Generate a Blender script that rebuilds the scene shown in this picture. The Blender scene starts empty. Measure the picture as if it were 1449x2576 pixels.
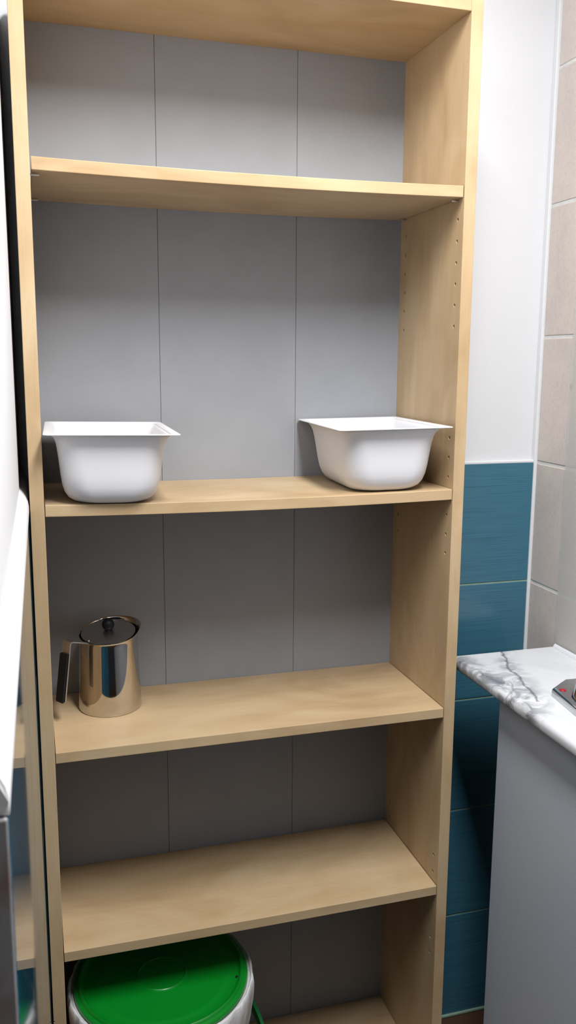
import bpy, bmesh, math, random
from mathutils import Vector, Matrix

random.seed(7)
sc = bpy.context.scene
COL = sc.collection

# ------------------------------------------------------------------ camera
F_PX = 2182.44
cam_data = bpy.data.cameras.new('camera')
cam = bpy.data.objects.new('camera', cam_data)
COL.objects.link(cam)
yaw, pit, rol = 0.287233, -0.173774, 0.006386
Fw = Vector((math.sin(yaw) * math.cos(pit), math.cos(yaw) * math.cos(pit), math.sin(pit)))
R0 = Vector((math.cos(yaw), -math.sin(yaw), 0))
U0 = R0.cross(Fw)
Rr = math.cos(rol) * R0 + math.sin(rol) * U0
Uu = -math.sin(rol) * R0 + math.cos(rol) * U0
cam.matrix_world = Matrix(((Rr.x, Uu.x, -Fw.x, 0.0077),
                           (Rr.y, Uu.y, -Fw.y, -1.3081),
                           (Rr.z, Uu.z, -Fw.z, 1.4660),
                           (0, 0, 0, 1)))
cam_data.sensor_fit = 'HORIZONTAL'
cam_data.sensor_width = 36
cam_data.lens = 36 * F_PX / 1449
cam_data.clip_start = 0.01
cam_data.dof.use_dof = True
cam_data.dof.focus_distance = 1.5
cam_data.dof.aperture_fstop = cam_data.lens / 2.2
sc.camera = cam

# ------------------------------------------------------------------ view, world, lights
vs = sc.view_settings
vs.view_transform = 'Standard'
vs.look = 'None'
vs.gamma = 1.0
vs.use_curve_mapping = False
vs.exposure = 0.0

world = bpy.data.worlds.new('world')
sc.world = world
world.use_nodes = True
world.node_tree.nodes['Background'].inputs[0].default_value = (0.8, 0.88, 1.0, 1)
world.node_tree.nodes['Background'].inputs[1].default_value = 0.02

def area(name, loc, target, sx, sy, power, color):
    l = bpy.data.lights.new(name, 'AREA')
    l.shape = 'RECTANGLE'
    l.size, l.size_y = sx, sy
    l.energy = power
    l.color = color
    o = bpy.data.objects.new(name, l)
    COL.objects.link(o)
    o.location = loc
    o.rotation_euler = (Vector(target) - Vector(loc)).to_track_quat('-Z', 'Y').to_euler()
    return o

area('ceiling_lamp', (0.41, -0.78, 2.41), (0.41, -0.78, 0), 0.24, 0.78, 33, (0.985, 0.992, 1.0))
sc.cycles.max_bounces = 8
sc.cycles.diffuse_bounces = 2

# ------------------------------------------------------------------ helpers
def new_mat(name):
    m = bpy.data.materials.new(name)
    m.use_nodes = True
    nt = m.node_tree
    return m, nt, nt.nodes['Principled BSDF']

def srgb(r, g, b):
    def f(c):
        c /= 255
        return c / 12.92 if c <= 0.04045 else ((c + 0.055) / 1.055) ** 2.4
    return (f(r), f(g), f(b), 1)

def N(nt, typ, **kw):
    n = nt.nodes.new(typ)
    for k, v in kw.items():
        setattr(n, k, v)
    return n

def coords(nt, scale=(1, 1, 1), rot=(0, 0, 0)):
    tc = N(nt, 'ShaderNodeTexCoord')
    mp = N(nt, 'ShaderNodeMapping')
    mp.inputs['Scale'].default_value = scale
    mp.inputs['Rotation'].default_value = rot
    nt.links.new(tc.outputs['Object'], mp.inputs['Vector'])
    return mp.outputs['Vector']

def noise(nt, vec, scale, detail=4, rough=0.5, dist=0.0):
    n = N(nt, 'ShaderNodeTexNoise')
    n.inputs['Scale'].default_value = scale
    n.inputs['Detail'].default_value = detail
    n.inputs['Roughness'].default_value = rough
    n.inputs['Distortion'].default_value = dist
    nt.links.new(vec, n.inputs['Vector'])
    return n.outputs['Fac']

def ramp(nt, fac, stops):
    r = N(nt, 'ShaderNodeValToRGB')
    els = r.color_ramp.elements
    while len(els) < len(stops):
        els.new(0.5)
    for e, (p, c) in zip(els, stops):
        e.position = p
        e.color = c
    nt.links.new(fac, r.inputs['Fac'])
    return r.outputs['Color']

def mixc(nt, fac, a, b, mode='MIX'):
    m = N(nt, 'ShaderNodeMix', data_type='RGBA', blend_type=mode)
    for s, v in ((0, fac), (6, a), (7, b)):
        if isinstance(v, (int, float)):
            m.inputs[s].default_value = v
        elif isinstance(v, tuple):
            m.inputs[s].default_value = v
        else:
            nt.links.new(v, m.inputs[s])
    return m.outputs[2]

def bump(nt, bsdf, h, strength, dist):
    b = N(nt, 'ShaderNodeBump')
    b.inputs['Strength'].default_value = strength
    b.inputs['Distance'].default_value = dist
    nt.links.new(h, b.inputs['Height'])
    nt.links.new(b.outputs['Normal'], bsdf.inputs['Normal'])

def math_n(nt, op, a, b=None, c=None):
    m = N(nt, 'ShaderNodeMath', operation=op)
    for i, v in enumerate((a, b, c)):
        if v is None:
            continue
        if isinstance(v, (int, float)):
            m.inputs[i].default_value = v
        else:
            nt.links.new(v, m.inputs[i])
    return m.outputs[0]

# ------------------------------------------------------------------ materials
def wood_mat(name, axis):
    m, nt, b = new_mat(name)
    sc_ = [9.0, 9.0, 9.0]
    sc_['xyz'.index(axis)] = 1.3
    v = coords(nt, tuple(sc_))
    big = noise(nt, coords(nt, tuple(3.2 if i != 'xyz'.index(axis) else 1.6 for i in range(3))), 2.2, 3, 0.55, 1.2)
    fig = noise(nt, v, 3.0, 6, 0.6, 0.8)
    fine = noise(nt, tuple_scale(nt, axis), 1.0, 3, 0.6)
    c1 = ramp(nt, big, [(0.22, srgb(184, 153, 114)), (0.5, srgb(202, 174, 136)), (0.78, srgb(214, 190, 154))])
    c2 = ramp(nt, fig, [(0.3, (0.93, 0.92, 0.895, 1)), (0.55, (1, 1, 1, 1)), (0.8, (1.0, 0.99, 0.97, 1))])
    c3 = ramp(nt, fine, [(0.35, (0.95, 0.945, 0.93, 1)), (0.6, (1, 1, 1, 1))])
    c = mixc(nt, 1.0, c1, c2, 'MULTIPLY')
    c = mixc(nt, 1.0, c, c3, 'MULTIPLY')
    # small knots
    vo = N(nt, 'ShaderNodeTexVoronoi')
    vo.inputs['Scale'].default_value = 5.0
    sk = [1.0, 1.0, 1.0]
    sk['xyz'.index(axis)] = 0.7
    nt.links.new(coords(nt, tuple(sk)), vo.inputs['Vector'])
    kn = ramp(nt, vo.outputs['Distance'], [(0.0, (1, 1, 1, 1)), (0.03, (0.5, 0.5, 0.5, 1)), (0.055, (0, 0, 0, 1))])
    c = mixc(nt, kn_fac(nt, kn, 0.45), c, srgb(140, 98, 58))
    nt.links.new(c, b.inputs['Base Color'])
    b.inputs['Roughness'].default_value = 0.42
    b.inputs['Specular IOR Level'].default_value = 0.35
    bump(nt, b, fine, 0.06, 0.001)
    return m

def tuple_scale(nt, axis):
    s = [420.0, 420.0, 420.0]
    s['xyz'.index(axis)] = 16.0
    return coords(nt, tuple(s))

def kn_fac(nt, col, k):
    return math_n(nt, 'MULTIPLY', col, k)

WOOD_X = wood_mat('birch_veneer_lengthwise', 'x')
WOOD_Z = wood_mat('birch_veneer_upright', 'z')

def plain(name, col, rough, spec=0.5, metal=0.0, var=0.0, scale=30, bmp=0.0, bscale=200):
    m, nt, b = new_mat(name)
    b.inputs['Base Color'].default_value = col
    b.inputs['Roughness'].default_value = rough
    b.inputs['Specular IOR Level'].default_value = spec
    b.inputs['Metallic'].default_value = metal
    v = coords(nt)
    if var:
        f = noise(nt, v, scale, 5, 0.6)
        lo = tuple(c * (1 - var) for c in col[:3]) + (1,)
        hi = tuple(min(1, c * (1 + var)) for c in col[:3]) + (1,)
        nt.links.new(ramp(nt, f, [(0.3, lo), (0.7, hi)]), b.inputs['Base Color'])
    if bmp:
        bump(nt, b, noise(nt, v, bscale, 4, 0.6), bmp, 0.001)
    return m

PLASTER = plain('white_wall_paint', srgb(236, 237, 240), 0.7, 0.3, var=0.012, scale=8, bmp=0.12, bscale=260)
CEILING = plain('white_ceiling_paint', srgb(205, 205, 203), 0.8, 0.2, var=0.01, scale=6)
GROUT_W = plain('white_grout', srgb(226, 226, 224), 0.85, 0.2, var=0.08, scale=60, bmp=0.3, bscale=500)
GROUT_G = plain('pale_green_grout', srgb(150, 178, 160), 0.85, 0.2, var=0.12, scale=60, bmp=0.3, bscale=500)
HARDBOARD = plain('grey_hardboard', srgb(158, 161, 167), 0.6, 0.3, var=0.035, scale=14, bmp=0.03, bscale=700)
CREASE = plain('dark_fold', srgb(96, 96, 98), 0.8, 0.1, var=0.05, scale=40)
TUBWHITE = plain('white_plastic', srgb(236, 235, 238), 0.32, 0.45, var=0.006, scale=5)
CABINET = plain('pale_grey_laminate', srgb(196, 200, 209), 0.45, 0.4, var=0.012, scale=40)
BLACK = plain('black_bakelite', srgb(17, 18, 23), 0.5, 0.3, var=0.1, scale=40)
CHROME = plain('polished_steel', (0.60, 0.575, 0.54, 1), 0.05, 0.5, 1.0, var=0.02, scale=12)
STEEL = plain('brushed_steel', (0.56, 0.54, 0.53, 1), 0.34, 0.5, 1.0, var=0.05, scale=90)
TAPCHROME = plain('tap_chrome', (0.62, 0.63, 0.65, 1), 0.10, 0.5, 1.0, var=0.02, scale=20)
PIN = plain('zinc_pin', (0.62, 0.61, 0.6, 1), 0.3, 0.5, 1.0, var=0.05, scale=90)
RED = plain('red_enamel', srgb(176, 16, 40), 0.25, 0.5, var=0.08, scale=300)
GREEN = plain('green_plastic', srgb(6, 132, 36), 0.30, 0.5, var=0.04, scale=10, bmp=0.02, bscale=60)
GREEN_D = plain('green_plastic_handle', srgb(4, 104, 50), 0.35, 0.5, var=0.04, scale=10)
BUCKET = plain('off_white_plastic', srgb(206, 204, 198), 0.4, 0.4, var=0.02, scale=10)
FLOOR = plain('brown_floor_tile', srgb(84, 60, 44), 0.45, 0.4, var=0.18, scale=9, bmp=0.1, bscale=60)
SILICONE = plain('white_sealant', srgb(238, 239, 242), 0.5, 0.4, var=0.01, scale=20)
GLUE = plain('yellowed_glue', srgb(172, 146, 96), 0.4, 0.4, var=0.1, scale=200)
DOOR = plain('white_door_paint', srgb(228, 228, 226), 0.45, 0.4, var=0.01, scale=6)
CLAY, nt, b = new_mat('bare_tile_edge')
cf = noise(nt, coords(nt, (18, 18, 9)), 1.6, 4, 0.55)
nt.links.new(ramp(nt, cf, [(0.40, srgb(158, 158, 160)), (0.58, srgb(142, 126, 124)), (0.68, srgb(140, 88, 82))]), b.inputs['Base Color'])
b.inputs['Roughness'].default_value = 0.85

# plastic liner: thin and slightly see-through
LINER, nt, b = new_mat('thin_white_plastic_film')
b.inputs['Base Color'].default_value = srgb(236, 236, 236)
b.inputs['Roughness'].default_value = 0.28
b.inputs['Alpha'].default_value = 0.92
bump(nt, b, noise(nt, coords(nt, (60, 60, 26)), 1.4, 4, 0.55, 1.0), 0.6, 0.004)

# teal tile with fine horizontal ribs
TEAL, nt, b = new_mat('teal_ribbed_tile')
v = coords(nt, (4, 4, 520))
rib = noise(nt, v, 1.0, 2, 0.75)
v2 = coords(nt, (12, 12, 900))
rib2 = noise(nt, v2, 1.0, 1, 0.5)
c = ramp(nt, rib, [(0.30, srgb(50, 98, 120)), (0.42, srgb(64, 116, 139)), (0.70, srgb(72, 126, 148))])
c = mixc(nt, 0.2, c, ramp(nt, rib2, [(0.3, srgb(40, 88, 112)), (0.7, srgb(76, 134, 156))]))
nt.links.new(c, b.inputs['Base Color'])
b.inputs['Roughness'].default_value = 0.16
b.inputs['Specular IOR Level'].default_value = 0.5
bump(nt, b, rib, 0.10, 0.0006)

# the same tile laid smooth on the side wall
TEAL_G, nt, b = new_mat('teal_glossy_tile')
c = ramp(nt, noise(nt, coords(nt, (5, 5, 330)), 1.0, 2, 0.6), [(0.30, srgb(30, 78, 104)), (0.72, srgb(54, 116, 144))])
nt.links.new(c, b.inputs['Base Color'])
b.inputs['Roughness'].default_value = 0.035
b.inputs['Specular IOR Level'].default_value = 0.6

# beige stone-look tile
BEIGE, nt, b = new_mat('beige_stone_tile')
v = coords(nt)
n1 = noise(nt, v, 7, 4, 0.6, 0.6)
n2 = noise(nt, v, 160, 4, 0.7)
c = ramp(nt, n1, [(0.3, srgb(212, 202, 195)), (0.55, srgb(221, 209, 202)), (0.75, srgb(224, 215, 203))])
c = mixc(nt, 1.0, c, ramp(nt, n2, [(0.25, (0.88, 0.87, 0.86, 1)), (0.5, (1, 1, 1, 1)), (0.8, (1.04, 1.03, 1.02, 1))]), 'MULTIPLY')
vo = N(nt, 'ShaderNodeTexVoronoi')
vo.inputs['Scale'].default_value = 75
nt.links.new(v, vo.inputs['Vector'])
sp = ramp(nt, vo.outputs['Distance'], [(0.0, (1, 1, 1, 1)), (0.10, (0, 0, 0, 1))])
c = mixc(nt, math_n(nt, 'MULTIPLY', sp, 0.35), c, srgb(128, 116, 108))
nt.links.new(c, b.inputs['Base Color'])
b.inputs['Roughness'].default_value = 0.5
b.inputs['Specular IOR Level'].default_value = 0.3
bump(nt, b, n2, 0.05, 0.001)

# hazy clear plastic sheet
HAZE, nt, b = new_mat('hazy_clear_acrylic')
b.inputs['Base Color'].default_value = srgb(232, 231, 228)
b.inputs['Roughness'].default_value = 0.35
b.inputs['Specular IOR Level'].default_value = 0.4
b.inputs['Base Color'].default_value = (0.95, 0.945, 0.93, 1)
tr = N(nt, 'ShaderNodeBsdfTransparent')
tl = N(nt, 'ShaderNodeBsdfTranslucent')
tl.inputs['Color'].default_value = (0.95, 0.945, 0.93, 1)
m1 = N(nt, 'ShaderNodeMixShader')
m1.inputs[0].default_value = 0.5
nt.links.new(b.outputs[0], m1.inputs[1])
nt.links.new(tl.outputs[0], m1.inputs[2])
mx = N(nt, 'ShaderNodeMixShader')
mx.inputs[0].default_value = 0.42
nt.links.new(tr.outputs[0], mx.inputs[1])
nt.links.new(m1.outputs[0], mx.inputs[2])
nt.links.new(mx.outputs[0], nt.nodes['Material Output'].inputs['Surface'])

# marble: white with grey veins (object space = metres in the room)
MARBLE, nt, b = new_mat('white_marble_laminate')
tc = N(nt, 'ShaderNodeTexCoord')
P = tc.outputs['Object']
wob = N(nt, 'ShaderNodeTexNoise')
wob.inputs['Scale'].default_value = 38
wob.inputs['Detail'].default_value = 5
nt.links.new(P, wob.inputs['Vector'])
off = N(nt, 'ShaderNodeVectorMath', operation='SUBTRACT')
nt.links.new(wob.outputs['Color'], off.inputs[0])
off.inputs[1].default_value = (0.5, 0.5, 0.5)
scl = N(nt, 'ShaderNodeVectorMath', operation='SCALE')
nt.links.new(off.outputs[0], scl.inputs[0])
scl.inputs['Scale'].default_value = 0.022
add = N(nt, 'ShaderNodeVectorMath', operation='ADD')
nt.links.new(P, add.inputs[0])
nt.links.new(scl.outputs[0], add.inputs[1])
sep = N(nt, 'ShaderNodeSeparateXYZ')
nt.links.new(add.outputs[0], sep.inputs[0])
px, py, pz = sep.outputs

def seg_dist(ax, ay, bx, by):
    dx, dy = bx - ax, by - ay
    L2 = dx * dx + dy * dy
    ux = math_n(nt, 'SUBTRACT', px, ax)
    uy = math_n(nt, 'SUBTRACT', py, ay)
    t = math_n(nt, 'ADD', math_n(nt, 'MULTIPLY', ux, dx / L2), math_n(nt, 'MULTIPLY', uy, dy / L2))
    cl = N(nt, 'ShaderNodeClamp')
    nt.links.new(t, cl.inputs[0])
    t = cl.outputs[0]
    ex = math_n(nt, 'SUBTRACT', ux, math_n(nt, 'MULTIPLY', t, dx))
    ey = math_n(nt, 'SUBTRACT', uy, math_n(nt, 'MULTIPLY', t, dy))
    return math_n(nt, 'SQRT', math_n(nt, 'ADD', math_n(nt, 'MULTIPLY', ex, ex), math_n(nt, 'MULTIPLY', ey, ey)))

def poly_dist(pts):
    d = None
    for (a, b_) in zip(pts[:-1], pts[1:]):
        s = seg_dist(*a, *b_)
        d = s if d is None else math_n(nt, 'MINIMUM', d, s)
    return d

VEIN = [(0.884, 0.165), (0.864, 0.105), (0.846, 0.062), (0.837, 0.010), (0.822, -0.050), (0.812, -0.095)]
VEIN2 = [(0.775, 0.125), (0.782, 0.06), (0.79, 0.0), (0.786, -0.04), (0.776, -0.085), (0.768, -0.13)]
VEIN3 = [(0.812, 0.000), (0.790, -0.045), (0.770, -0.06)]
d1, d2, d3 = poly_dist(VEIN), poly_dist(VEIN2), poly_dist(VEIN3)
patch = noise(nt, P, 26, 5, 0.6, 0.9)
patchc = ramp(nt, patch, [(0.42, (0, 0, 0, 1)), (0.60, (1, 1, 1, 1))])
base = ramp(nt, noise(nt, P, 5, 4, 0.6, 1.5), [(0.30, srgb(222, 224, 229)), (0.55, srgb(234, 235, 238))])
halo = ramp(nt, d1, [(0.0, (1, 1, 1, 1)), (0.035, (0, 0, 0, 1))])
halo2 = ramp(nt, d2, [(0.0, (1, 1, 1, 1)), (0.022, (0.55, 0.55, 0.55, 1)), (0.042, (0, 0, 0, 1))])
col = mixc(nt, math_n(nt, 'MULTIPLY', math_n(nt, 'MULTIPLY', halo, patchc), 0.70), base, srgb(140, 143, 152))
col = mixc(nt, math_n(nt, 'MULTIPLY', math_n(nt, 'MULTIPLY', halo2, patchc), 0.95), col, srgb(112, 115, 124))
line1 = ramp(nt, d1, [(0.0, (1, 1, 1, 1)), (0.0014, (0.7, 0.7, 0.7, 1)), (0.0034, (0, 0, 0, 1))])
col = mixc(nt, math_n(nt, 'MULTIPLY', line1, 0.8), col, srgb(84, 87, 94))
line3 = ramp(nt, d3, [(0.0, (1, 1, 1, 1)), (0.0012, (0.6, 0.6, 0.6, 1)), (0.003, (0, 0, 0, 1))])
col = mixc(nt, math_n(nt, 'MULTIPLY', line3, 0.55), col, srgb(106, 108, 116))
line2 = ramp(nt, d2, [(0.0, (1, 1, 1, 1)), (0.002, (0.5, 0.5, 0.5, 1)), (0.004, (0, 0, 0, 1))])
col = mixc(nt, math_n(nt, 'MULTIPLY', line2, 0.40), col, srgb(112, 114, 122))
nt.links.new(col, b.inputs['Base Color'])
b.inputs['Roughness'].default_value = 0.30
b.inputs['Specular IOR Level'].default_value = 0.45

# ------------------------------------------------------------------ object helpers
BASE = {}

def thing(name, label, cat, loc, group=None):
    o = bpy.data.objects.new(name, None)
    COL.objects.link(o)
    o.location = loc
    o.empty_display_size = 0.05
    o['label'] = label
    o['category'] = cat
    if group:
        o['group'] = group
    BASE[o] = Vector(loc)
    return o

def obj(name, bm, mat, parent=None, smooth=False, local=False, auto=None):
    if parent is not None and not local:
        bmesh.ops.translate(bm, verts=bm.verts, vec=-BASE[parent])
    bmesh.ops.recalc_face_normals(bm, faces=bm.faces)
    me = bpy.data.meshes.new(name)
    bm.to_mesh(me)
    bm.free()
    for m in (mat if isinstance(mat, (list, tuple)) else [mat]):
        me.materials.append(m)
    if smooth or auto:
        for p in me.polygons:
            p.use_smooth = True
    if auto:
        me.set_sharp_from_angle(angle=math.radians(auto))
    o = bpy.data.objects.new(name, me)
    COL.objects.link(o)
    if parent is not None:
        o.parent = parent
        BASE[o] = BASE[parent]
    else:
        BASE[o] = Vector((0, 0, 0))
    return o

def struct(name, bm, mat, parent=None, **kw):
    o = obj(name, bm, mat, parent, **kw)
    o['kind'] = 'structure'
    return o

def tag(o, label, cat, group=None):
    o['label'] = label
    o['category'] = cat
    if group:
        o['group'] = group
    return o

def box(bm, x0, x1, y0, y1, z0, z1, bev=0.0, seg=2, mat=0):
    vs_ = [bm.verts.new((x, y, z)) for z in (z0, z1) for y in (y0, y1) for x in (x0, x1)]
    idx = ((0, 2, 3, 1), (4, 5, 7, 6), (0, 1, 5, 4), (2, 6, 7, 3), (0, 4, 6, 2), (1, 3, 7, 5))
    fs = [bm.faces.new([vs_[i] for i in f]) for f in idx]
    for f in fs:
        f.material_index = mat
    if bev:
        es = {e for f in fs for e in f.edges}
        r = bmesh.ops.bevel(bm, geom=list(es), offset=bev, segments=seg, affect='EDGES', profile=0.5)
        for f in r['faces']:
            f.material_index = mat
    return vs_

def bx(*a, **k):
    bm = bmesh.new()
    box(bm, *a, **k)
    return bm

def lathe(bm, prof, n=64, center=(0, 0, 0), closed=False):
    rings = []
    for r, z in prof:
        if r < 1e-6:
            rings.append([bm.verts.new((center[0], center[1], center[2] + z))])
        else:
            rings.append([bm.verts.new((center[0] + r * math.cos(2 * math.pi * i / n), center[1] + r * math.sin(2 * math.pi * i / n), center[2] + z)) for i in range(n)])
    join_rings(bm, rings, closed)
    return rings

def join_rings(bm, rings, closed=False):
    pairs = list(zip(rings[:-1], rings[1:]))
    if closed:
        pairs.append((rings[-1], rings[0]))
    for a, c in pairs:
        n = max(len(a), len(c))
        for i in range(n):
            j = (i + 1) % n
            if len(a) == 1 and len(c) == 1:
                continue
            if len(a) == 1:
                bm.faces.new((a[0], c[i], c[j]))
            elif len(c) == 1:
                bm.faces.new((a[i], a[j], c[0]))
            else:
                bm.faces.new((a[i], a[j], c[j], c[i]))

def tube(bm, pts, r, n=12, up=None):
    pts = [Vector(p) for p in pts]
    rings = []
    for k, p in enumerate(pts):
        t = (pts[min(k + 1, len(pts) - 1)] - pts[max(k - 1, 0)]).normalized()
        a = Vector((0, 0, 1)) if abs(t.z) < 0.9 else Vector((1, 0, 0))
        u = t.cross(a).normalized()
        w = t.cross(u)
        rr = r[k] if isinstance(r, (list, tuple)) else r
        rings.append([bm.verts.new(p + u * rr * math.cos(2 * math.pi * i / n) + w * rr * math.sin(2 * math.pi * i / n)) for i in range(n)])
    join_rings(bm, rings)
    bm.faces.new(rings[0][::-1])
    bm.faces.new(rings[-1])

def ribbon(bm, pts, side, width, thick, widths=None):
    """a flat strap following pts; side = breadth direction"""
    pts = [Vector(p) for p in pts]
    side = Vector(side).normalized()
    rings = []
    for k, p in enumerate(pts):
        t = (pts[min(k + 1, len(pts) - 1)] - pts[max(k - 1, 0)]).normalized()
        nrm = t.cross(side).normalized()
        w = (widths[k] if widths else width) / 2
        h = thick / 2
        rings.append([bm.verts.new(p + side * a * w + nrm * c * h) for a, c in ((-1, -1), (1, -1), (1, 1), (-1, 1))])
    join_rings(bm, rings)
    bm.faces.new(rings[0][::-1])
    bm.faces.new(rings[-1])

# ------------------------------------------------------------------ room
YW = 0.2580      # face of the tiles on the back wall
XR = 1.0027      # face of the tiles on the right wall
ZT = 1.2618      # top of the teal tiling
PT = 0.2520      # tile pitch
HC = 2.50        # ceiling height
XL = -0.0143     # painted face of the left wall
YN = -0.890      # end of the left wall, towards the doorway
TILT = 0.0108    # the left wall is slightly out of square

struct('floor', bx(-1.6, 1.6, -3.0, 0.5, -0.10, 0.0), FLOOR)
struct('ceiling', bx(-1.6, 1.6, -3.0, 0.5, HC, HC + 0.1), CEILING)

wb = struct('wall_back', bx(-0.2, 1.2, YW + 0.009, 0.50, 0, HC), PLASTER)
GAPT = 0.0038
def tile_grid(u0, u1, z_top, cols, rows, put, gap=GAPT, zmin=0.0):
    """put(u0,u1,z0,z1) for every tile; cols = joint positions along u"""
    for a, c in zip(cols[:-1], cols[1:]):
        for k in range(rows):
            zt = z_top - k * PT
            zb = max(zt - PT, zmin)
            if zt - zb > 0.01:
                put(a + gap / 2, c - gap / 2, zb + gap / 2, zt - gap / 2)

bm = bmesh.new()
def put_back(a, c, z0, z1):
    box(bm, a, c, YW, YW + 0.0085, z0, z1, bev=0.0012, seg=2)
tile_grid(0, 0, ZT, [-0.2, 0.196, 0.596, XR - 0.002], 5, put_back, zmin=0.004)
struct('tiling', bm, TEAL, wb)
struct('grout', bx(-0.2, XR + 0.004, YW + 0.0014, YW + 0.0088, 0.0, ZT - 0.002), GROUT_G, wb)
# painted bead along the top of the tiling and the bead in the corner
bm = bmesh.new()
box(bm, -0.2, XR, YW + 0.0005, YW + 0.009, ZT - 0.0022, ZT + 0.004, bev=0.0018)
struct('trim_1', bm, SILICONE)
bm = bmesh.new()
box(bm, XR - 0.0045, XR + 0.004, YW - 0.0035, YW + 0.0088, 0.0, HC, bev=0.0018)
struct('trim_2', bm, SILICONE)
bm = bmesh.new()
box(bm, 0.6, 1.0, YW - 0.004, YW + 0.004, 0.0, 0.0065, bev=0.002)
struct('trim_3', bm, GROUT_G)

wr = struct('wall_right', bx(XR + 0.009, 1.25, -3.0, 0.5, 0, HC), PLASTER)
bm = bmesh.new()
def put_right(a, c, z0, z1):
    box(bm, XR, XR + 0.0085, a, c, z0, z1, bev=0.0016, seg=2)
tile_grid(0, 0, ZT + 4 * PT, [-1.742, -1.342, -0.942, -0.542, -0.142, YW - 0.003], 9, put_right, gap=0.0056, zmin=0.004)
struct('tiling', bm, BEIGE, wr)
struct('grout', bx(XR + 0.0012, XR + 0.0088, -1.745, YW + 0.003, 0.0, ZT + 4 * PT), GROUT_W, wr)

def sh(x, y):            # shear that follows the left wall (straight behind the shelves)
    return x + TILT * min(y, 0.0)

def shear(bm):
    for v_ in bm.verts:
        v_.co.x = sh(v_.co.x, v_.co.y)
    return bm

bm = bmesh.new()
box(bm, -0.20, XL, YN, 0.0, 0, HC)
box(bm, -0.20, XL, 0.0, 0.5, 0, HC)
wl = struct('wall_left', shear(bm), PLASTER)
ZL = 1.2440              # top of the tiles on this wall, under the plaster ledge
XT = -0.0018             # tile face at the shelf front
bm = bmesh.new()
def put_left(a, c, z0, z1):
    s = random.uniform(-1, 1) * 0.00012
    vs0 = len(bm.verts)
    box(bm, XL - 0.002, XT + s, a, c, z0, z1, bev=0.0010, seg=2)
tile_grid(0, 0, ZL, [YN, -0.49, -0.245, 0.0, 0.257], 5, put_left, gap=0.0010, zmin=0.004)
struct('tiling', shear(bm), TEAL_G, wl)
bm = bmesh.new()
box(bm, XL - 0.002, XT - 0.0008, YN + 0.001, 0.0, 0, ZL - 0.001)
box(bm, XL - 0.002, XT - 0.0008, 0.0, 0.257, 0, ZL - 0.001)
struct('grout', shear(bm), GROUT_W, wl)
# rounded plaster ledge over the tile edge
bm = bmesh.new()
prof = [(XL - 0.003, 1.2760), (XL + 0.0010, 1.2738), (XL + 0.0045, 1.2708), (XL + 0.0085, 1.2660), (XT - 0.0008, 1.2590), (XT + 0.0004, 1.2520), (XT + 0.0004, ZL), (XL - 0.003, ZL)]
rings = []
for y in (YN - 0.002, YN + 0.002, -0.6, -0.3, 0.0, 0.257):
    k = 0.4 if y < YN else 1.0
    rings.append([bm.verts.new((x, y, z)) for x, z in prof])
for a, c in zip(rings[:-1], rings[1:]):
    for i in range(len(prof)):
        j = (i + 1) % len(prof)
        bm.faces.new((a[i], a[j], c[j], c[i]))
bm.faces.new(rings[0]); bm.faces.new(rings[-1][::-1])
bmesh.ops.bevel(bm, geom=[e for e in bm.edges if all(abs(v_.co.y - (YN - 0.002)) < 1e-6 for v_ in e.verts)], offset=0.0018, segments=2, affect='EDGES')
struct('ledge', shear(bm), PLASTER, wl, auto=50)
# bare tile edge at the doorway
struct('tile_edge', shear(bx(XL - 0.10, XT - 0.0006, YN - 0.0035, YN - 0.0002, 0, ZL - 0.0005, bev=0.001)), CLAY, wl)

# ------------------------------------------------------------------ bookcase
W, T, D, TH = 0.704, 0.0203, 0.2475, 0.0177
bc = thing('bookcase', 'tall birch veneer bookcase with a grey folded back panel and open shelves', 'bookcase', (W / 2, D / 2, 0))

def drill(bm_panel, holes, chips=(), r=0.0030, depth=0.013):
    """cut round blind holes along x into a panel by a boolean, return a new bmesh"""
    me = bpy.data.meshes.new('panel_tmp'); bm_panel.to_mesh(me); bm_panel.free()
    po = bpy.data.objects.new('panel_tmp', me); COL.objects.link(po)
    cb = bmesh.new()
    for (x, y, z, rx, rz) in chips:
        g = bmesh.ops.create_icosphere(cb, subdivisions=2, radius=1.0)
        for v_ in g['verts']:
            v_.co = Vector((x + v_.co.x * rx * random.uniform(0.8, 1.15), y + v_.co.y * rx, z + v_.co.z * rz))
    for (x, y, z, s) in holes:
        n = 14
        a = [cb.verts.new((x - s * 0.003, y + r * math.cos(2 * math.pi * i / n), z + r * math.sin(2 * math.pi * i / n))) for i in range(n)]
        c = [cb.verts.new((x + s * depth, y + r * math.cos(2 * math.pi * i / n), z + r * math.sin(2 * math.pi * i / n))) for i in range(n)]
        join_rings(cb, [a, c]); cb.faces.new(a[::-1]); cb.faces.new(c)
    bmesh.ops.recalc_face_normals(cb, faces=cb.faces)
    cm = bpy.data.meshes.new('cut_tmp'); cb.to_mesh(cm); cb.free()
    co = bpy.data.objects.new('cut_tmp', cm); COL.objects.link(co)
    md = po.modifiers.new('b', 'BOOLEAN'); md.operation = 'DIFFERENCE'; md.object = co; md.solver = 'EXACT'; md.use_self = True
    dg = bpy.context.evaluated_depsgraph_get()
    out = bmesh.new(); out.from_mesh(po.evaluated_get(dg).to_mesh())
    for o in (po, co):
        m_ = o.data; bpy.data.objects.remove(o); bpy.data.meshes.remove(m_)
    return out

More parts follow.
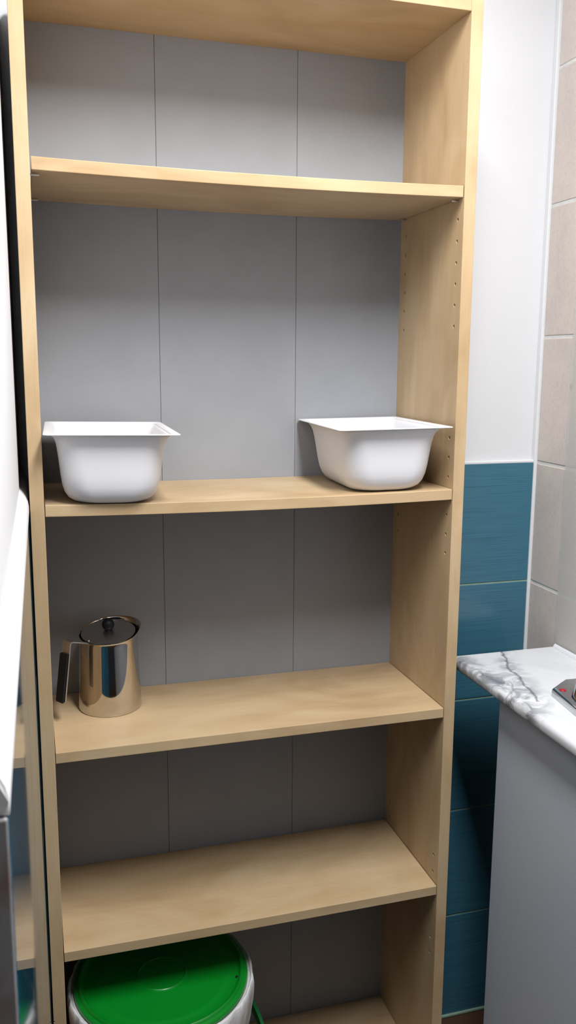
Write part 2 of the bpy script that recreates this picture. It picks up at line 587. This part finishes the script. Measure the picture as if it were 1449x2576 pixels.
HP = 0.0338
zs_f = [1.6909 - HP * k for k in range(6)] + [1.3376, 1.3043, 1.2713] + [1.2054, 1.1719, 1.1388] + [0.5696, 0.5361] + [0.4019, 0.3697]
BEV = 0.0009
H_TOP = 1.9958
for side in (0, 1):
    x0, x1 = (0.0, T) if side == 0 else (W - T, W)
    bm = bmesh.new()
    box(bm, x0, x1, 0.0, D + 0.003, 0.0, H_TOP + 0.0205, bev=BEV)
    bmesh.ops.recalc_face_normals(bm, faces=bm.faces)
    xi, s = (x1, -1) if side == 0 else (x0, 1)
    holes = [(xi, yy, z, s) for z in zs_f for yy in (0.0205, 0.2235)]
    # knocked edges low on the front of the left upright
    chips = [(-0.0010, 0, 0.345, 0.0026, 0.012), (-0.0012, 0, 0.318, 0.0036, 0.015), (-0.0010, 0, 0.292, 0.0042, 0.013), (-0.0008, 0, 0.270, 0.0032, 0.016), (-0.0006, 0, 0.397, 0.0030, 0.0022), (T + 0.0004, 0, 0.3755, 0.0022, 0.0045)] if side == 0 else []
    bm = drill(bm, holes, chips)
    obj('side_panel', bm, WOOD_Z, bc)
obj('top_panel', bx(T, W - T, 0.0005, D, H_TOP, H_TOP + 0.0195, bev=BEV), WOOD_X, bc)
obj('bottom_panel', bx(T, W - T, 0.0005, D, 0.1012 - TH, 0.1012, bev=BEV), WOOD_X, bc)
obj('plinth', bx(T, W - T, 0.020, 0.036, 0.0, 0.1012 - TH, bev=BEV), WOOD_X, bc)

def shelf(ztop, sag, gap=0.0012, front=0.0012, name='shelf'):
    bm = bmesh.new()
    n = 24
    x0, x1 = T + gap, W - T - gap
    y0, y1 = front, D - 0.001
    rings = []
    b_ = BEV
    sec = [(y0 + b_, 0), (y1, 0), (y1, -TH), (y0 + b_, -TH), (y0 + b_ * 0.29, -TH + b_ * 0.29), (y0, -TH + b_), (y0, -b_), (y0 + b_ * 0.29, -b_ * 0.29)]
    for i in range(n + 1):
        u = i / n
        dz = -sag * (1 - (2 * u - 1) ** 2)
        rings.append([bm.verts.new((x0 + (x1 - x0) * u, y, ztop + dz + z)) for y, z in sec])
    for a, c in zip(rings[:-1], rings[1:]):
        for i in range(len(sec)):
            j = (i + 1) % len(sec)
            bm.faces.new((a[i], a[j], c[j], c[i]))
    bm.faces.new(rings[0]); bm.faces.new(rings[-1][::-1])
    return obj(name, bm, WOOD_X, bc)

Z2, Z3, Z4, Z5, Z6 = 1.7401, 1.2525, 0.8625, 0.5182, 0.1012
shelf(Z2, 0.0035, gap=0.0022)
shelf(Z3, 0.0038)
shelf(Z4, 0.0)
shelf(Z5, 0.0012)

# pins that carry the second shelf
for (x0, x1) in ((T - 0.006, T + 0.0125), (W - T + 0.006, W - T - 0.0125)):
    for y in (0.0205, 0.2235):
        bm = bmesh.new()
        zc = Z2 - TH - 0.0030
        tube(bm, [(x0, y, zc), (x1, y, zc)], 0.0016, 12)
        obj('shelf_pin', bm, PIN, bc, smooth=False, auto=40)

# folded back: three flat leaves meeting in two creases
bm = bmesh.new()
gx = [0.006, 0.2297, 0.4799, W - 0.006]
for a, c in zip(gx[:-1], gx[1:]):
    box(bm, a + 0.0003, c - 0.0003, D, D + 0.003, 0.085, H_TOP + 0.004, bev=0.0005, seg=1)
back = obj('back_panel', bm, HARDBOARD, bc)
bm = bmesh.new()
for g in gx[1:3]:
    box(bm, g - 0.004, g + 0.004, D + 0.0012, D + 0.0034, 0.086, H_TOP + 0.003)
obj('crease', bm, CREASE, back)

# ------------------------------------------------------------------ white tubs
def rrect(hx, hy, r, n=8):
    pts = []
    for (cx, cy, a0) in ((hx - r, hy - r, 0), (-hx + r, hy - r, 90), (-hx + r, -hy + r, 180), (hx - r, -hy + r, 270)):
        for i in range(n + 1):
            a = math.radians(a0 + 90 * i / n)
            pts.append((cx + r * math.cos(a), cy + r * math.sin(a)))
    return pts

TUB_W, TUB_D, TUB_H = 0.0980, 0.1335, 0.1070
def loft(bm, levels, cap_first=True, cap_last=True):
    rings = []
    for (ins, r, z) in levels:
        rings.append([bm.verts.new((x, y, z)) for x, y in rrect(TUB_W - ins, TUB_D - ins, r)])
    join_rings(bm, rings)
    if cap_first:
        bm.faces.new(rings[0][::-1])
    if cap_last:
        bm.faces.new(rings[-1])

def make_tub(loc, rot, lean, label):
    t = thing('storage_tub', label, 'tub', loc, 'white plastic tubs on the middle shelf')
    t.rotation_euler = (0, lean, rot)
    outer = [(0.056, 0.034, 0.0), (0.048, 0.036, 0.0006), (0.041, 0.038, 0.0030), (0.0345, 0.039, 0.0080), (0.0295, 0.039, 0.0160), (0.0262, 0.038, 0.0270),
             (0.0238, 0.037, 0.0420), (0.0218, 0.036, 0.0600), (0.0198, 0.034, 0.0780), (0.0180, 0.031, 0.0900), (0.0158, 0.027, 0.0975), (0.0130, 0.023, 0.1020), (0.0100, 0.019, 0.1042)]
    inner = [(i + 0.0022, max(r - 0.002, 0.004), z + (0.0024 if z < 0.02 else 0.0004)) for i, r, z in outer[::-1]]
    bm = bmesh.new()
    loft(bm, outer + inner)
    obj('basin', bm, TUBWHITE, t, local=True, smooth=True)
    rim = [(0.0102, 0.0192, 0.1041), (0.0060, 0.014, 0.1054), (0.0012, 0.009, 0.1056), (0.0, 0.008, 0.1062), (0.0004, 0.008, 0.1072), (0.0016, 0.009, 0.1076),
           (0.0060, 0.013, 0.1073), (0.0110, 0.017, 0.1062), (0.0124, 0.0172, 0.1040)]
    bm = bmesh.new()
    rings = [[bm.verts.new((x, y, z)) for x, y in rrect(TUB_W - ins, TUB_D - ins, r)] for ins, r, z in rim]
    join_rings(bm, rings, closed=True)
    obj('rim', bm, TUBWHITE, t, local=True, smooth=True)
    return t

make_tub((0.1210, 0.0880, Z3 - 0.0011), -0.027, 0.0161, 'white plastic tub on the left end of the shelf, above the steel coffee pot')
make_tub((0.5768, 0.1083, Z3 - 0.0013), -0.0425, -0.0154, 'white plastic tub at the right end of the shelf, turned to show its corner')

# ------------------------------------------------------------------ steel coffee pot
KX, KY = 0.1200, 0.1710
kp = thing('coffee_pot', 'polished steel coffee pot with black handle on the lower shelf', 'coffee pot', (KX, KY, Z4 + 0.0006))
NB = 96
CAMDIR = math.radians(73)      # the lip rises away from the front
SPOUT = math.radians(25)
def lip(th):
    h = 0.1270 + 0.0165 * (0.5 + 0.5 * math.cos(th - CAMDIR))
    k = max(0.0, math.cos(th - math.radians(55))) ** 1.5
    h += 0.0055 * k
    s = max(0.0, math.cos(th - SPOUT)) ** 6
    return h, 0.0105 * s
def body_pt(th, u):
    h, s = lip(th)
    z = h * u
    r = 0.0538 + (0.0484 - 0.0538) * (z / 0.127)
    r += 0.0010
    if u < 0.03:
        r -= 0.0012 * (1 - u / 0.03) ** 2
    r += s * max(0.0, (u - 0.80) / 0.20) ** 2 + 0.0012 * max(0.0, (u - 0.96) / 0.04) ** 2
    return r, z
bm = bmesh.new()
us = [0, 0.008, 0.02, 0.03, 0.1, 0.2, 0.3, 0.4, 0.5, 0.6, 0.7, 0.78, 0.83, 0.87, 0.91, 0.94, 0.96, 0.98, 0.99, 1.0]
rings = [[bm.verts.new((0, 0, 0.0004))]]
for u in us:
    rings.append([bm.verts.new((r * math.cos(th), r * math.sin(th), z)) for th in [2 * math.pi * i / NB for i in range(NB)] for r, z in [body_pt(th, u)]])
for u in us[::-1][1:]:
    if u < 0.02:
        break
    rings.append([bm.verts.new(((r - 0.0011) * math.cos(th), (r - 0.0011) * math.sin(th), z)) for th in [2 * math.pi * i / NB for i in range(NB)] for r, z in [body_pt(th, u)]])
rings.append([bm.verts.new((0, 0, 0.003))])
join_rings(bm, rings)
obj('body', bm, CHROME, kp, local=True, auto=50)
# lid: a slightly domed disc set inside the slanting mouth
bm = bmesh.new()
rings = []
for rr, dz in ((0.0, 0.0032), (0.010, 0.0031), (0.022, 0.0025), (0.034, 0.0014), (0.042, 0.0004), (0.0452, 0.0), (0.0464, 0.0006), (0.0464, -0.0008), (0.044, -0.0012), (0.0, 0.0012)):
    if rr == 0:
        rings.append([bm.verts.new((0, 0, 0.127 + 0.0165 * 0.5 + dz - 0.0005))])
    else:
        rings.append([bm.verts.new((rr * math.cos(th), rr * math.sin(th), 0.1265 + 0.0165 * (0.5 + 0.5 * (rr / 0.0464) * math.cos(th - CAMDIR)) + dz)) for th in [2 * math.pi * i / NB for i in range(NB)]])
join_rings(bm, rings)
lid = obj('lid', bm, STEEL, kp, local=True, auto=50)
bm = bmesh.new()
prof = [(0.0, -0.0020), (0.0050, -0.0020), (0.0050, 0.0012)]
for i in range(1, 13):
    a = -60 + 150 * i / 12
    prof.append((0.0108 * math.cos(math.radians(a)), 0.0100 + 0.0108 * math.sin(math.radians(a))))
prof[-1] = (0.0, 0.0100 + 0.0108)
lathe(bm, prof, 32, (0, 0, 0.127 + 0.0165 * 0.5 + 0.003))
obj('knob', bm, BLACK, lid, local=True, auto=60)
# handle: bent steel strap with black grip
HA = math.radians(212)
hd, hs = Vector((math.cos(HA), math.sin(HA), 0)), Vector((math.sin(HA), -math.cos(HA), 0))
def hp(r, z):
    return hd * r + Vector((0, 0, z))
pts = [hp(0.0492, 0.103), hp(0.0487, 0.122), hp(0.0487, 0.1262), hp(0.0500, 0.1280), hp(0.0520, 0.1285), hp(0.066, 0.1332), hp(0.0790, 0.1372), hp(0.0822, 0.1372), hp(0.0842, 0.1352), hp(0.0852, 0.132),
       hp(0.0880, 0.110), hp(0.0935, 0.072), hp(0.0985, 0.038)]
bm = bmesh.new()
ribbon(bm, pts, hs, 0.021, 0.0020)
handle = obj('handle', bm, STEEL, kp, local=True, auto=40)
bm = bmesh.new()
gp = [hp(0.0905, 0.1185), hp(0.0925, 0.105), hp(0.0965, 0.078), hp(0.1002, 0.053), hp(0.1022, 0.039), hp(0.1024, 0.0365)]
ribbon(bm, gp, hs, 0.0185, 0.0058)
bmesh.ops.bevel(bm, geom=list(bm.edges), offset=0.0012, segments=2, affect='EDGES')
obj('grip', bm, BLACK, handle, local=True, auto=40)
bm = bmesh.new()
tube(bm, [Vector((0, 0, 0.1305)) + hd * 0.0455 - hs * 0.0065, Vector((0, 0, 0.1305)) + hd * 0.0455 + hs * 0.0065], 0.0017, 12)
obj('hinge', bm, STEEL, kp, local=True, auto=40)

# ------------------------------------------------------------------ bucket with green lid
BX_, BY_, BZ = 0.1865, 0.0670, 0.1018
bk = thing('bucket', 'white bucket with a bright green lid on the bottom shelf', 'bucket', (BX_, BY_, BZ))
ZLID = 0.300
bm = bmesh.new()
prof = [(0.0, 0.0), (0.126, 0.0), (0.130, 0.003), (0.1335, 0.02), (0.148, 0.245), (0.1495, 0.252), (0.1495, 0.288), (0.1470, 0.288), (0.146, 0.25), (0.130, 0.02), (0.126, 0.004), (0.0, 0.004)]
lathe(bm, prof, 96)
obj('body', bm, BUCKET, bk, local=True, auto=40)
bm = bmesh.new()
prof = [(0.0, ZLID - 0.0062), (0.036, ZLID - 0.0062), (0.040, ZLID - 0.0058), (0.0415, ZLID - 0.0044), (0.043, ZLID - 0.0056), (0.047, ZLID - 0.0062), (0.112, ZLID - 0.0062), (0.1155, ZLID - 0.0056), (0.119, ZLID - 0.0066), (0.1365, ZLID - 0.0070), (0.1400, ZLID - 0.0050),
        (0.1425, ZLID + 0.0000), (0.1450, ZLID + 0.0012), (0.1475, ZLID - 0.0004), (0.1488, ZLID - 0.0032), (0.1515, ZLID - 0.0042), (0.1540, ZLID - 0.0050), (0.1552, ZLID - 0.0072), (0.1552, ZLID - 0.0115), (0.1535, ZLID - 0.0115), (0.1525, ZLID - 0.0090), (0.0, ZLID - 0.0095)]
prof = [(r * 0.978 if r > 0.1 else r, z) for r, z in prof]
lathe(bm, prof, 128)
lidg = obj('lid', bm, GREEN, bk, local=True, auto=35)
bm = bmesh.new()
lathe(bm, [(0.0, 0.0012), (0.0022, 0.0010), (0.0030, 0.0), (0.0, -0.0006)], 16, (0.126, -0.044, ZLID - 0.0064))
obj('stud', bm, BLACK, lidg, local=True, smooth=True)
bm = bmesh.new()
pa = math.radians(62)
p1 = Vector((0.1590 * math.cos(pa), 0.1590 * math.sin(pa), 0.262))
p2 = -p1; p2.z = 0.262
q = Vector((math.sin(pa), -math.cos(pa), 0))
pts, n = [], 40
for i in range(n + 1):
    a = math.pi * i / n
    rad = 0.186 * math.sin(a)
    pts.append(Vector((p1.x, p1.y, 0)) * math.cos(a) * 1.045 + q * rad + Vector((0, 0, 0.262 - 0.125 * math.sin(a) ** 0.8)))
ribbon(bm, pts, Vector((0, 0, 1)), 0.020, 0.006)
obj('handle', bm, GREEN_D, bk, local=True, auto=40)

bm = bmesh.new()
n = 180
rings = []
rnd = [random.uniform(-1, 1) for _ in range(n)]
def wr_(i, k, j=0):
    a = 2 * math.pi * i / n
    return (math.sin(a * 17 + k) + 0.7 * math.sin(a * 29 + 2.1 * k + j) + 0.5 * math.sin(a * 43 - k + 1.3 * j)) / 2.2
secp = [(0.1503, 0.2650), (0.1507, 0.2850), (0.1540, 0.2866), (0.1560, 0.2870), (0.1572, 0.2905), (0.1586, 0.2925), (0.1610, 0.2900), (0.1626, 0.2820), (0.1628, 0.2700), (0.1616, 0.2550), (0.1592, 0.2380), (0.1568, 0.2200), (0.1552, 0.2050)]
for j, (r, z) in enumerate(secp):
    amp = (0.0 if j < 4 else 0.0006 if j < 6 else 0.0021)
    ring = []
    for i in range(n):
        a = 2 * math.pi * i / n
        w_ = wr_(i, 0.8, j * 0.45)
        rr = r + amp * w_ - (0.0008 * abs(w_) if j > 5 else 0)
        dz = 0.008 * wr_(i, 2.0) if j == len(secp) - 1 else (0.0016 * wr_(i, 1.1) if 3 < j < 8 else 0)
        ring.append(bm.verts.new((rr * math.cos(a), rr * math.sin(a), z + dz)))
    rings.append(ring)
join_rings(bm, rings)
lin = obj('bin_liner', bm, LINER, None, smooth=True)
lin.location = (BX_, BY_, BZ)
sm = lin.modifiers.new('thickness', 'SOLIDIFY'); sm.thickness = 0.0004; sm.offset = 0
tag(lin, 'crinkled white plastic bag folded over the bucket rim under the green lid', 'bag')

# ------------------------------------------------------------------ washstand: cabinet, marble top, splash sheet, tap
ZC = 0.8997
XF, YE = 0.7720, 0.1475
cbt = thing('washstand_cabinet', 'plain pale grey cabinet under the marble top beside the bookcase', 'cabinet', (0.895, -0.6, 0))
obj('carcass', bx(0.7930, XR - 0.001, -1.20, 0.000, 0.0, ZC - 0.0222, bev=0.001), CABINET, cbt)
# marble top with rounded front nosing
bm = bmesh.new()
tk = 0.0220
sec = []
rn = 0.0100
for i in range(9):
    a = math.radians(90 + 90 * i / 8)
    sec.append((XF + rn + rn * math.cos(a), ZC - rn + rn * math.sin(a)))
for i in range(1, 7):
    a = math.radians(180 + 90 * i / 6)
    sec.append((XF + 0.006 + 0.006 * math.cos(a), ZC - tk + 0.006 + 0.006 * math.sin(a)))
sec += [(XR - 0.0006, ZC - tk), (XR - 0.0006, ZC)]
rings = [[bm.verts.new((x, y, z)) for x, z in sec] for y in (YE, YE - 0.001, -0.4, -1.22)]
rings[0] = rings[0]
for a, c in zip(rings[:-1], rings[1:]):
    for i in range(len(sec)):
        j = (i + 1) % len(sec)
        bm.faces.new((a[i], a[j], c[j], c[i]))
bm.faces.new(rings[0]); bm.faces.new(rings[-1][::-1])
ct = obj('countertop', bm, MARBLE, None, auto=35)
tag(ct, 'white marble countertop with grey veins and rounded edge on grey cabinet', 'countertop')
bm = bmesh.new()
sec = [(XR - 0.0095, ZC + 0.0002), (XR - 0.0080, ZC + 0.0040), (XR - 0.0052, ZC + 0.0075), (XR - 0.0043, ZC + 0.0075), (XR - 0.0043, ZC + 0.0002)]
rings = [[bm.verts.new((x, y, z)) for x, z in sec] for y in (YE - 0.004, -1.2)]
join_rings(bm, rings); bm.faces.new(rings[0]); bm.faces.new(rings[1][::-1])
obj('sealant', bm, SILICONE, ct, auto=60)

sp_ = thing('splash_sheet', 'hazy clear plastic splash sheet on beige tiles above the marble countertop', 'splashback', (XR - 0.002, -0.5, ZC))
obj('sheet', bx(XR - 0.0040, XR - 0.0008, -1.20, YE, ZC + 0.001, ZC + 0.74, bev=0.0005, seg=1), HAZE, sp_)
for z, r in ((1.418, 0.0055), (0.917, 0.0045), (1.300, 0.0022)):
    bm = bmesh.new()
    lathe(bm, [(0.0, 0.0008), (r * 0.7, 0.0006), (r, 0.0), (r, -0.0004), (0.0, -0.0004)], 20)
    for v_ in bm.verts:
        x, y, zz = v_.co
        v_.co = Vector((XR - 0.0006 - zz * 0.9, YE + 0.002 + x * 0.7, z + y * (1.2 + 0.3 * math.sin(5 * x / r))))
    obj('glue_blob', bm, GLUE, sp_, smooth=True)

TXC, TYC = 0.895, -0.140
tp = thing('tap', 'chrome tap with a red dot on its base plate, on the marble countertop', 'tap', (TXC, TYC, ZC + 0.0005))
ZP = 0.0135
def plate_outline(k):
    pts = [(-0.050, 0.060), (-0.002, 0.093), (0.045, 0.090), (0.075, 0.056), (0.066, -0.060), (0.036, -0.096), (-0.030, -0.098), (-0.066, -0.052)]
    return [(x * (1 - k / 0.06), y * (1 - k / 0.09)) for x, y in pts]
bm = bmesh.new()
rings = [[bm.verts.new((x, y, z)) for x, y in plate_outline(k)] for k, z in ((0, 0.0), (0, ZP - 0.004), (0.0012, ZP - 0.001), (0.0035, ZP))]
join_rings(bm, rings); bm.faces.new(rings[0][::-1]); bm.faces.new(rings[-1])
plate = obj('base_plate', bm, TAPCHROME, tp, local=True, auto=25)
for y, m, nm in ((0.047, RED, 'hot_dot'),):
    bm = bmesh.new()
    lathe(bm, [(0.0, 0.0016), (0.0045, 0.0014), (0.0058, 0.0006), (0.0058, -0.001), (0.0, -0.001)], 28, (-0.0375, y, ZP))
    o = obj(nm, bm, m, plate, local=True, smooth=True)
    o['label'] = 'red hot water dot'
bm = bmesh.new()
prof = [(0.0, -0.001), (0.0275, -0.001), (0.0275, 0.001), (0.0262, 0.006), (0.0225, 0.020), (0.0190, 0.036), (0.0175, 0.055), (0.0172, 0.062), (0.0150, 0.070), (0.0090, 0.0745), (0.0, 0.0755)]
prof = [(r * 1.02, z) for r, z in prof]
lathe(bm, prof, 48, (-0.016, 0.004, ZP))
obj('body', bm, TAPCHROME, tp, local=True, auto=40)
bm = bmesh.new()
tube(bm, [(-0.010, -0.010, ZP + 0.035), (-0.035, -0.012, ZP + 0.046), (-0.060, -0.014, ZP + 0.050), (-0.080, -0.016, ZP + 0.046), (-0.088, -0.017, ZP + 0.036)], [0.012, 0.0115, 0.011, 0.0105, 0.010], 20)
for v_ in bm.verts:     # spout lies along the counter, over the bowl out of view
    x, y, z = v_.co
    v_.co = Vector((-0.016 - (y + 0.010), 0.004 + x, z))
obj('spout', bm, TAPCHROME, tp, local=True, auto=40)
bm = bmesh.new()
tube(bm, [(0.002, -0.010, ZP + 0.073), (0.006, -0.020, ZP + 0.082), (0.012, -0.045, ZP + 0.092), (0.016, -0.066, ZP + 0.096)], [0.009, 0.0085, 0.007, 0.006], 16)
bmesh.ops.translate(bm, verts=bm.verts, vec=(-0.018, 0.014, 0))
obj('lever', bm, TAPCHROME, tp, local=True, auto=40)
